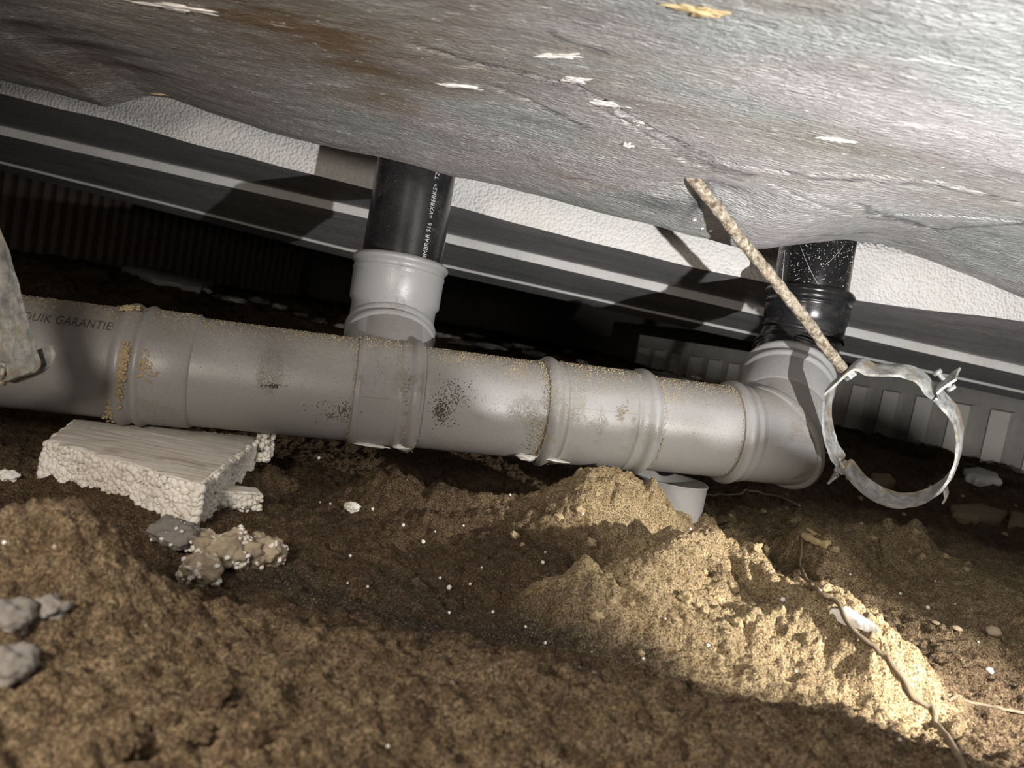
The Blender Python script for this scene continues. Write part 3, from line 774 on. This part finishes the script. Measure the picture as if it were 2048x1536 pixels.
# clear cement drips hanging under the collars
def drip(lst):
    parts = []
    for (px, py, rx, rz) in lst:
        q, s, ft, nn = hit_cyl(px, py, A3, AX, R0 + T + .001)
        parts.append(lump(q, (rx, .006, rz), 3, .3, 1.6, px))
    return join(*parts)
for q_ in [(800, 893, .010, .004), (740, 890, .022, .0022), (1050, 915, .012, .0045), (1100, 918, .02, .002)]: mk('cement_drip', *drip([q_]), M_glue, drain)

# ------------------------------------------------------------------ pipe clamps and the rod
def strip(pts, D, th, ctr):
    """band: path pts (near edge), extruded by D, with thickness th outward from ctr"""
    V = []; Fc = []; n = len(pts); dn = D.normalized()
    for i, p in enumerate(pts):
        t = (pts[min(i + 1, n - 1)] - pts[max(i - 1, 0)]).normalized(); o_ = t.cross(dn).normalized()
        if o_.dot(p - ctr) < 0: o_ = -o_
        for (a, w_) in ((0, 0), (.12, .55), (.5, .75), (.88, .55), (1, 0)):   # slightly ribbed section
            V.append(p + D * a + o_ * (w_ * th * .6))
        for (a, w_) in ((1, 0), (.88, .55), (.5, .75), (.12, .55), (0, 0)):
            V.append(p + D * a + o_ * (w_ * th * .6 + th))
    m = 10
    for i in range(n - 1):
        for k in range(m):
            k2 = (k + 1) % m; Fc.append((i * m + k, (i + 1) * m + k, (i + 1) * m + k2, i * m + k2))
    Fc.append(tuple(range(m))[::-1]); Fc.append(tuple(range((n - 1) * m, n * m)))
    return V, Fc
def smooth_path(pts, k=4):
    out = []
    for i in range(len(pts) - 1):
        p0 = pts[max(i - 1, 0)]; p1 = pts[i]; p2 = pts[i + 1]; p3 = pts[min(i + 2, len(pts) - 1)]
        for j in range(k):
            t = j / k
            out.append(.5 * ((2 * p1) + (p2 - p0) * t + (2 * p0 - 5 * p1 + 4 * p2 - p3) * t * t + (3 * p1 - p0 - 3 * p2 + p3) * t ** 3))
    out.append(pts[-1]); return out
CD = .90
Cc = W(1790, 870, CD)
D = rt * .0200 + up * .0135 + fw * .024
def onplane(cx, cy):
    px, py = 1550 + cx / 3.84, 650 + cy / 3.84; r = ray(px, py); n_ = D + fw * .02; t = (Cc - CAM).dot(n_) / r.dot(n_); return CAM + r * t
ca = [(560, 1045), (500, 1060), (440, 1020), (405, 930), (382, 830), (376, 740), (380, 640), (390, 560), (395, 540), (470, 468), (560, 388), (620, 352), (700, 392), (800, 398), (900, 396), (980, 408), (1050, 432), (1110, 480), (1150, 530), (1195, 570)]
ca = [(470, 1130), (485, 1090)] + ca[2:]
cb = [(395, 1210), (470, 1160), (520, 1128), (560, 1150), (620, 1232), (700, 1300), (800, 1358), (900, 1390), (1000, 1392), (1100, 1368), (1200, 1320), (1290, 1240), (1350, 1130), (1378, 1020), (1388, 910), (1372, 800), (1330, 710), (1270, 640), (1226, 590), (1212, 575), (1280, 510), (1350, 455), (1400, 425)]
cl1 = thing('pipe_clamp', W(1690, 750, CD), 'empty galvanised pipe clamp ring hanging open at the right on a rusty rod', 'pipe clamp')
def rough(vf, amp, fr=90):
    V, Fc = vf; return [v + Vector((mnoise.noise(v * fr), mnoise.noise(v * fr + Vector((9, 0, 0))), mnoise.noise(v * fr + Vector((0, 9, 0))))) * amp for v in V], Fc
mk('upper_band', *rough(strip(smooth_path([onplane(*q) for q in ca], 5), D, .0030, Cc), .0010), M_galv, cl1, angle=50)
mk('lower_band', *rough(strip(smooth_path([onplane(*q) for q in cb], 5), D, .0030, Cc), .0010), M_galv, cl1, angle=50)
def bolt(c, ax, L, r):
    a, e1, e2 = basis(ax); return join(tube([c - a * L, c + a * L], r, 10), tube([c + a * L, c + a * (L + r * 1.4)], r * 2.0, 6), tube([c - a * (L + r * 1.4), c - a * L], r * 2.0, 6))
lug = onplane(500, 1150) + D * .5
mk('bolt', *bolt(lug, (onplane(480, 1110) - onplane(540, 1190)), .011, .0028), M_galv, cl1)
lug = onplane(1290, 480) + D * .5
mk('bolt', *bolt(lug + (onplane(1210, 500) - onplane(1240, 540)) * .3, (onplane(1260, 440) - onplane(1330, 520)), .010, .0028), M_galv, cl1)
mk('boss', *tube([onplane(520, 400) + D * .55, onplane(560, 445) + D * .55], .0085, 6), M_galv, cl1, smooth=False)
mk('hooked_tab', *rough(strip([onplane(1285, 1270), onplane(1300, 1330), onplane(1280, 1370)], D * .5, .002, Cc), .0006), M_galv, cl1)
# rod
RB_ = onplane(505, 385) + D * .5
rp = [rodtop + (RB_ - rodtop) * (i / 40) for i in range(41)]; ext = (rodtop - RB_).normalized()
rp = [rodtop + ext * .045] + rp
pts = [p + Vector((mnoise.noise(p * 20), 0, mnoise.noise(p * 20 + Vector((7, 0, 0))))) * .002 for p in rp]
V, Fc = tube(pts, [.0066 + .0005 * math.sin(i * 1.9) for i in range(len(pts))], 14)
tag(mk('threaded_rod', *rough((V, Fc), .0006, 260), M_rust), 'thin rusty hanging rod slanting from the foil ceiling down to the empty clamp ring', 'rod')
# second clamp at the left edge of the view, closer
cl2 = thing('pipe_clamp', W(-60, 640, .60), 'dusty galvanised clamp cut off by the left edge, in front of the grey pipe', 'pipe clamp')
D2 = rt * -.034 + up * -.008 + fw * .014
Cc2 = W(-90, 620, .62)
def op2(px, py):
    r = ray(px, py); n_ = Vector((.1, 1, 0)); t = (Cc2 - CAM).dot(n_) / r.dot(n_); return CAM + r * t
cb2 = [(-170, 330), (-110, 360), (-50, 405), (-12, 450), (10, 500), (26, 560), (44, 620), (58, 670), (70, 705), (74, 728), (62, 744)]
mk('upper_band', *rough(strip(smooth_path([op2(*q) for q in cb2], 5), D2, .0030, Cc2), .0012), M_galv, cl2, angle=60)
cb3 = [(78, 690), (84, 712), (76, 730), (50, 742), (20, 728), (-10, 738), (-60, 765), (-140, 790)]
mk('lower_band', *rough(strip(smooth_path([op2(*q) + fw * .012 for q in cb3], 5), D2 * .8, .0030, Cc2), .0012), M_galv, cl2, angle=60)
mk('bolt', *bolt(op2(30, 735) + D2 * .6 + fw * .006, rt * .3 + up, .006, .0025), M_galv, cl2)

# ------------------------------------------------------------------ foam block under the pipe
def eps_block(name, label, corners_top, th, label_cat='foam block', top_mat=M_top, bead_r=(.0026, .0046), step=.0048, group=None):
    cs = [Vector(c) for c in corners_top]; n = len(cs); ctr = sum(cs, Vector()) / n
    root = thing(name, ctr - Vector((0, 0, th)), label, label_cat, group)
    # facing
    K = 40; V = []; Fc = []
    for i in range(K + 1):
        for j in range(K + 1):
            u, v = i / K, j / K
            p = cs[0].lerp(cs[1], u).lerp(cs[3].lerp(cs[2], u), v)
            e = min(u, 1 - u, v, 1 - v)
            p = p + Vector((0, 0, .0012 * mnoise.noise(p * 40) - (.002 if e < .02 else 0)))
            if e == 0: p = p + (ctr - p) * (-.01 + .03 * mnoise.noise(p * 60))
            V.append(p)
    for i in range(K):
        for j in range(K):
            a = i * (K + 1) + j; Fc.append((a, a + K + 1, a + K + 2, a + 1))
    mk('facing', V, Fc, top_mat, root)
    # core of beads: a box with a skin of fused beads on its sides
    lo = [c - Vector((0, 0, th)) for c in cs]; ins = lambda p: p + (Vector((ctr.x, ctr.y, p.z)) - p).normalized() * .002
    bv = [ins(c) - Vector((0, 0, .001)) for c in cs] + [ins(c) for c in lo]
    parts = [(bv, [(0, 1, 2, 3), (7, 6, 5, 4)] + [(i, (i + 4), (i + 1) % 4 + 4, (i + 1) % 4) for i in range(4)])]
    for i in range(4):
        a, b = cs[i], cs[(i + 1) % 4]; L = (b - a).length; nx_ = int(L / step); nz_ = int(th / step)
        nrm = Vector(((b - a).y, -(b - a).x, 0)).normalized()
        if nrm.dot(a - ctr) < 0: nrm = -nrm
        for x in range(nx_ + 1):
            for z in range(nz_ + 1):
                f = (x + random.uniform(-.35, .35)) / max(1, nx_); g = (z + random.uniform(-.35, .35) + (.5 if x % 2 else 0)) / (nz_ + .5)
                f = min(1, max(0, f)); g = min(1, max(.02, g))
                p = a.lerp(b, f) - Vector((0, 0, th * g + .0032))
                bulge = .004 * mnoise.noise(p * 30) - .010 * max(0, g - .8) * 2
                r = random.uniform(*bead_r)
                parts.append(lump(p + nrm * (bulge - .001), (r, r, r), 2 if r > .003 else 1, .10, 1.5, random.random() * 40))
    mk('foam_core', *join(*parts), M_bead, root)
    return root
zt = (mp(340) - Vector((0, 0, R0 + .0075))).z
def pz(px, py, z): return gp(px, py, z)
eps_block('foam_block', 'thick white foam block with weathered facing wedged under the pipe', [pz(150, 838, zt), pz(520, 872, zt + .001), pz(402, 968, zt - .001), pz(95, 878, zt - .002)], .048)
c4 = [on_ground(410, 985, .010), on_ground(510, 1000, .012), on_ground(520, 1022, .010), on_ground(400, 1018, .012)]
zz = max(c.z for c in c4)
for c in c4: c.z = zz
eps_block('foam_offcut', 'small flat foam offcut half buried in soil below the foam block corner', c4, .018, 'foam piece', bead_r=(.0020, .0032))
# small chip at the block's right end
c = W(528, 893, .90)
tag(mk('foam_chip', *join(*[lump(c + Vector((random.uniform(-.008, .008), random.uniform(-.01, .01), random.uniform(-.016, .016))), (.0036,) * 3, 2, .2, 1.5, i) for i in range(70)]), M_bead),
    'narrow crumbling foam chip stuck between pipe and the right end of foam block', 'foam piece')

# dirty foam lumps lying in front
M_lump = mat_plain('soiled_foam', (.46, .38, .27), .95, .8, 70, .003)
def beaded_lump(name, label, cat, centers, core_mat=M_lump, seedo=0, beads=260, br_=(.0012, .0022), side=None):
    cores, parts = [], []
    for (px, py, sx_, sy_, sz_, ro) in centers:
        p = on_ground(px, py, sz_ * .5)
        core = lump(p, (sx_, sy_, sz_), 5, .20, 1.7, px + seedo, ro, .06)
        core = ([q + (q - p) * (.20 * (.35 - mnoise.voronoi(q * 190)[0][0])) for q in core[0]], core[1]); cores.append(core)
        for i in range(int(beads * sx_ / .03)):
            v = random.choice(core[0])
            if mnoise.noise(v * 60) < .05: continue
            r = random.uniform(*br_)
            parts.append(lump(v + Vector((0, 0, -.0012)), (r, r, r * .9), 1, .25, 1.5, i))
    o = tag(mk(name, *join(*cores), core_mat), label, cat)
    c = mk('foam_beads', *join(*parts), M_bead, o); c['kind'] = 'stuff'
    return o
beaded_lump('foam_lump', 'soil-coated foam lump with pale beads at right, below the foam block', 'foam piece', [(455, 1128, .026, .020, .019, -.2), (520, 1128, .021, .017, .016, -.3), (400, 1160, .017, .014, .014, 0), (400, 1100, .015, .013, .011, 0)], beads=420, br_=(.0016, .0028))
beaded_lump('mortar_lump', 'flat grey crusted lump just beneath the front corner of foam block', 'lump', [(350, 1085, .024, .016, .013, -.1)], M_conc, beads=60)
beaded_lump('foam_crumb', 'white popcorn-like foam crumb on dark soil left of the hollow', 'foam piece', [(705, 1022, .0085, .006, .006, 0)], M_white, beads=500, br_=(.0016, .0026))
beaded_lump('foam_crumb', 'white foam crumb at the left edge beside the foam block', 'foam piece', [(18, 958, .0085, .006, .005, 0)], M_white, beads=400, br_=(.0016, .0026))

# ------------------------------------------------------------------ bits on the soil
def flat_shard(name, label, cat, pts, th, mat, lift=.004, tilt=0):
    P = [on_ground(x, y, lift) for x, y in pts]; zm = sum(p.z for p in P) / len(P); ctr = sum(P, Vector()) / len(P)
    for p in P: p.z = p.z * .5 + zm * .5
    n = len(P); V = []; Fc = []
    rings = [(0.0, 0), (.5, .3), (.93, .1), (1.0, -.3), (.96, -1.0)]
    K = 6
    loop = []
    for i in range(n):
        for k in range(K): 
            q = P[i].lerp(P[(i + 1) % n], k / K); loop.append(q + (q - ctr) * (.10 * mnoise.noise(q * 180)))
    m = len(loop)
    for f, h in rings[1:]:
        V += [ctr + (q - ctr) * f + Vector((0, 0, h * th + (.0012 * mnoise.noise(q * 150 * f) if f < 1 else 0))) for q in loop]
    V.append(ctr + Vector((0, 0, th * .2)))
    for j in range(3):
        for i in range(m):
            k = (i + 1) % m; Fc.append((j * m + i, (j + 1) * m + i, (j + 1) * m + k, j * m + k))
    for i in range(m): Fc.append((len(V) - 1, i, (i + 1) % m))
    return tag(mk(name, V, Fc, mat, angle=60), label, cat)
flat_shard('plaster_shard', 'cream yellow shard tipped up in the sand right of the cut pipe end', 'shard', [(1590, 1050), (1612, 1058), (1662, 1090), (1652, 1102), (1625, 1097), (1600, 1080)], .006, M_cream, .008)
flat_shard('foam_flake', 'white foam flake crossed by the root, on the lower right slope', 'foam piece', [(1655, 1235), (1690, 1222), (1740, 1252), (1752, 1272), (1715, 1268), (1680, 1255)], .006, M_white, .005)
flat_shard('foam_flake', 'white foam sheet lying at the foot of the ribbed wall, right of the clamp', 'foam piece', [(1925, 950), (1955, 940), (1990, 958), (2002, 972), (1960, 975), (1930, 962)], .02, M_white, .015)
flat_shard('foam_slab', 'dim grey foam slab lying far back at left behind the grey pipe', 'foam piece', [(240, 545), (330, 548), (430, 578), (400, 592), (300, 572)], .03, M_foam_fine, .03)
flat_shard('brick_slab', 'brown flat slab lying in the hollow seen through the clamp ring', 'slab', [(1740, 955), (1780, 950), (1790, 975), (1770, 985), (1735, 978)], .015, M_clod, .012)
flat_shard('brick_slab', 'wide brown flat slab on the ground at the right edge below the clamp', 'slab', [(1900, 1020), (1960, 1015), (2015, 1030), (2000, 1052), (1950, 1050), (1905, 1035)], .015, M_clod, .010)
flat_shard('brick_slab', 'brown slab cut off by the right edge beside the wide one', 'slab', [(2020, 1030), (2075, 1040), (2080, 1065), (2015, 1058)], .015, M_clod, .010)
# rubble beyond the pipe
rub = [(872, 700, 1.9), (740, 660, 2), (430, 590, 2), (380, 575, 2), (950, 668, 1.9), (1040, 690, 1.9), (1135, 700, 2), (905, 672, 1.9), (930, 685, 1.8), (975, 690, 1.8), (1015, 690, 1.9), (1060, 705, 1.8), (1110, 712, 1.9), (1160, 722, 1.8), (1200, 735, 1.8), (880, 668, 1.7), (1245, 742, 1.9), (1290, 742, 1.9), (640, 640, 1.9), (690, 652, 1.9), (600, 628, 2.0), (560, 612, 2.2), (520, 600, 2.1), (470, 598, 2.2), (1340, 752, 2.0), (1390, 752, 2.0)]
for i, (px, py, d) in enumerate(rub):
    g_ = on_ground(px, py + 6); s_ = random.uniform(.03, .06)
    c = Vector((g_.x, g_.y, g_.z + .006))
    if g_.y > 4.2: continue
    big = i % 3 == 0
    o = mk('rubble_piece', *lump(c, (s_ * (1.5 if big else 1), s_ * .7, s_ * .22), 3, .35, 1.8, i * 3.1, random.random() * 3, .05), M_foam_dirty if i % 2 else M_conc)
    tag(o, 'pale broken rubble piece lying in the dark behind the grey pipe', 'rubble', 'rubble behind the pipe')
# stones
def stone(px, py, r, label, mat=M_stone, name='pebble', grp=None, flat=.7):
    p = on_ground(px, py, r * .35); return tag(mk(name, *lump(p, (r, r * .9, r * flat), 3, .12, 1.4, px, random.random() * 3), mat), label, 'stone', grp)
stone(1985, 1272, .0085, 'round pale pebble on the soil near the right edge')
stone(1912, 1262, .006, 'flat tan pebble just left of the round pale pebble', flat=.4)
stone(1870, 1250, .005, 'smallest flat pebble, leftmost of three near the right edge', flat=.4)
stone(1978, 1345, .004, 'tiny cream round pellet below the round pale pebble', M_white)
# blurred clods in the near foreground
for (px, py, r, lb) in ((10, 1245, .012, 'round grey clod at the left edge in the near foreground'), (100, 1225, .008, 'pale clod beside the grey one, near foreground left'), (10, 1350, .012, 'smooth grey clod low at the left edge'),
                        (430, 1400, .010, 'large soft-edged soil clod, near foreground left of centre'), (400, 1475, .006, 'brown clod below the large soft-edged one'), (500, 1490, .006, 'small tan clod right of the brown one'), (330, 1450, .006, 'crumbly brown clod left of the large one'), (250, 1500, .008, 'dark clod at the bottom left of the view')):
    p = on_ground(px, py, r * .1)
    tag(mk('soil_clod', *lump(p, (r, r, r * .75), 4, .2, 1.9, px, 0, .14), M_conc if 'grey' in lb else M_soil), lb, 'clod')
# clods on the heaps
for i in range(46):
    if i < 18: px, py = random.gauss(1420, 110), random.gauss(1200, 60)
    elif i < 26: px, py = random.gauss(1120, 60), random.gauss(1050, 30)
    else: px, py = random.uniform(1430, 2040), random.uniform(980, 1150)
    if not (1020 < px < 2060 and 965 < py < 1400): continue
    r = random.uniform(.0025, .006); p = on_ground(px, py, r * .2)
    if p.y > 2.2: continue
    tag(mk('sand_clod', *lump(p, (r, r, r * .8), 3, .35, 2, i, 0, .25), M_sandm), 'small crumbly clod of sand lying loose on the lit sandy ground', 'clod', 'sand clods on the heaps')
# loose foam beads
B = [(745, 1020, 3.2), (637, 918, 3), (805, 1057, 3.5), (846, 1086, 4.2), (926, 1055, 2.2), (1020, 992, 2.4), (1085, 1128, 4), (1090, 1107, 2.4), (880, 1158, 3), (897, 1182, 5), (940, 1170, 3), (963, 1137, 2.6), (735, 1176, 3), (695, 1168, 2.4), (775, 1500, 4), (700, 1116, 3), (870, 1065, 2), (640, 1008, 2), (660, 1010, 2), (985, 1228, 3), (898, 1228, 3), (1190, 1242, 4), (1415, 1295, 3.5), (1380, 1060, 2.5), (1165, 1030, 3), (1800, 1190, 3), (1855, 1218, 4), (1910, 1210, 2), (1870, 1165, 2), (1565, 1205, 5), (1480, 1245, 3), (1285, 1325, 3), (1590, 1350, 3), (1640, 1185, 2), (1860, 977, 3.5), (8, 1090, 4), (1700, 1150, 2), (1955, 1290, 2), (1330, 1240, 2.5), (1050, 1260, 2.5), (1090, 1290, 3)]
for i, (px, py, r) in enumerate(B):
    q = on_ground(px, py); d = (q - CAM).dot(fw); rr = r * d / F * 1.05
    tag(mk('foam_bead', *lump(q + Vector((0, 0, rr * .6)), (rr, rr, rr), 2, .12, 1.5, i), M_white), 'tiny loose white foam bead lying on the soil', 'foam bead', 'loose foam beads on the soil')
# root and twigs
def curve_on(pts, r, name, label, cat, mat=M_root, lift=.6, wob=.0):
    P = smooth_path([on_ground(x, y, r * lift) for x, y in pts], 8)
    P = [p + Vector((mnoise.noise(p * 50) * wob, 0, mnoise.noise(p * 50 + Vector((3, 0, 0))) * wob)) for p in P]
    P = [Vector((p.x, p.y, max(p.z, hgt(p.x, p.y) + r * lift * .6))) for p in P]
    return tag(mk(name, *tube(P, [r * (1 + .2 * mnoise.noise(p * 90)) for p in P], 8), mat), label, cat)
curve_on([(1592, 1085), (1598, 1130), (1625, 1180), (1668, 1215), (1705, 1265), (1740, 1300), (1785, 1350), (1830, 1400), (1868, 1445), (1905, 1500), (1930, 1560)], .0022, 'root', 'long thin grey root running down the lower right slope', 'root', wob=.003)
curve_on([(1885, 1405), (1950, 1410), (2000, 1425), (2060, 1432)], .0014, 'twig', 'thin pale twig at the lower right edge', 'twig', wob=.002)
curve_on([(1400, 998), (1480, 992), (1550, 995), (1600, 1015)], .0018, 'cable', 'thin pale strand curving over clay right of the cut pipe end', 'strand', M_stone, 1.5)
curve_on([(636, 1102), (665, 1112), (690, 1120)], .0016, 'twig', 'short dark twig on the soil left of the bowl shaped dip', 'twig', M_dark)

# cobweb flecks on the second black pipe, flakes on the foil
fl = []
cl_ = [(1690, 500), (1660, 520), (1700, 545), (1620, 545), (1640, 500), (1575, 520)]
for i in range(240):
    cx, cy = random.choice(cl_); x = min(1704, max(1562, random.gauss(cx, 22))); y = min(572, max(484, random.gauss(cy, 16)))
    p, s, ft, nn = hit_cyl(x, y, V2B, dv2, .055)
    fl.append(p + nn * .0004)
o = mk('cobweb_flecks', *tetra(fl, (.0002, .0009)), M_white, bp2, smooth=False); o['kind'] = 'stuff'
web = []
for (x0, y0, x1, y1) in ((1700, 500, 1590, 560), (1690, 488, 1650, 530), (1570, 500, 1565, 560), (1600, 490, 1640, 575), (1705, 530, 1640, 560), (1590, 505, 1700, 545)):
    a = hit_cyl(x0, y0, V2B, dv2, .055)[0]; b = hit_cyl(x1, y1, V2B, dv2, .055)[0]; off = (CAM - a).normalized() * .004
    web.append(tube([a.lerp(b, i / 8) + off * (1.6 - abs(i - 4) / 6) + Vector((0, 0, -.003 * (1 - ((i - 4) / 4) ** 2))) for i in range(9)], .00025, 5))
mk('cobweb', *join(*web), M_white, bp2)
for (px, py, sx_, sy_, ro, lb) in ((1672, 279, .012, .003, -.2, 'white sliver stuck flat to the foil board at upper right'), (315, 188, .013, .0035, -.2, 'cream chip caught on the foil board edge at upper left'),
                                   (1388, 440, .0022, .005, 0, 'white drip just below the hole of the rod'), (1404, 456, .0018, .0025, 0, 'white speck right of the white drip under the rod hole'), (1421, 462, .001, .004, .2, 'thin white dash beside the rod, farthest right of the drips'),
                                   (1118, 112, .016, .004, -.5, 'ragged white flake on the foil at the upper end of the long crack'), (1150, 160, .012, .006, -.6, 'ragged white flake in the bend of the long crack'), (1215, 208, .016, .006, -.3, 'white crumbly patch below the long crack'), (1262, 245, .010, .006, -.3, 'small crumbly flake at the lower end of the white patch'),
                                   (1256, 292, .005, .007, 0, 'small white smear on the foil left of the rod'), (905, 170, .018, .0035, -.2, 'long pale sliver on the foil left of the long crack'), (345, 14, .028, .006, -.15, 'broad white scrape on the foil at the top left'), (1400, 22, .014, .006, -.1, 'cream fleck beside the rust stain at the top of the foil')):
    g_ = fp(px, py)
    tag(mk('foil_flake', *lump(Vector((g_.x, g_.y, foil_z(g_.x, g_.y))), (sx_, sy_, .0012), 4, .55, 2.2, px, ro, .35), M_cream if px in (315, 1400) else M_white), lb, 'flake')
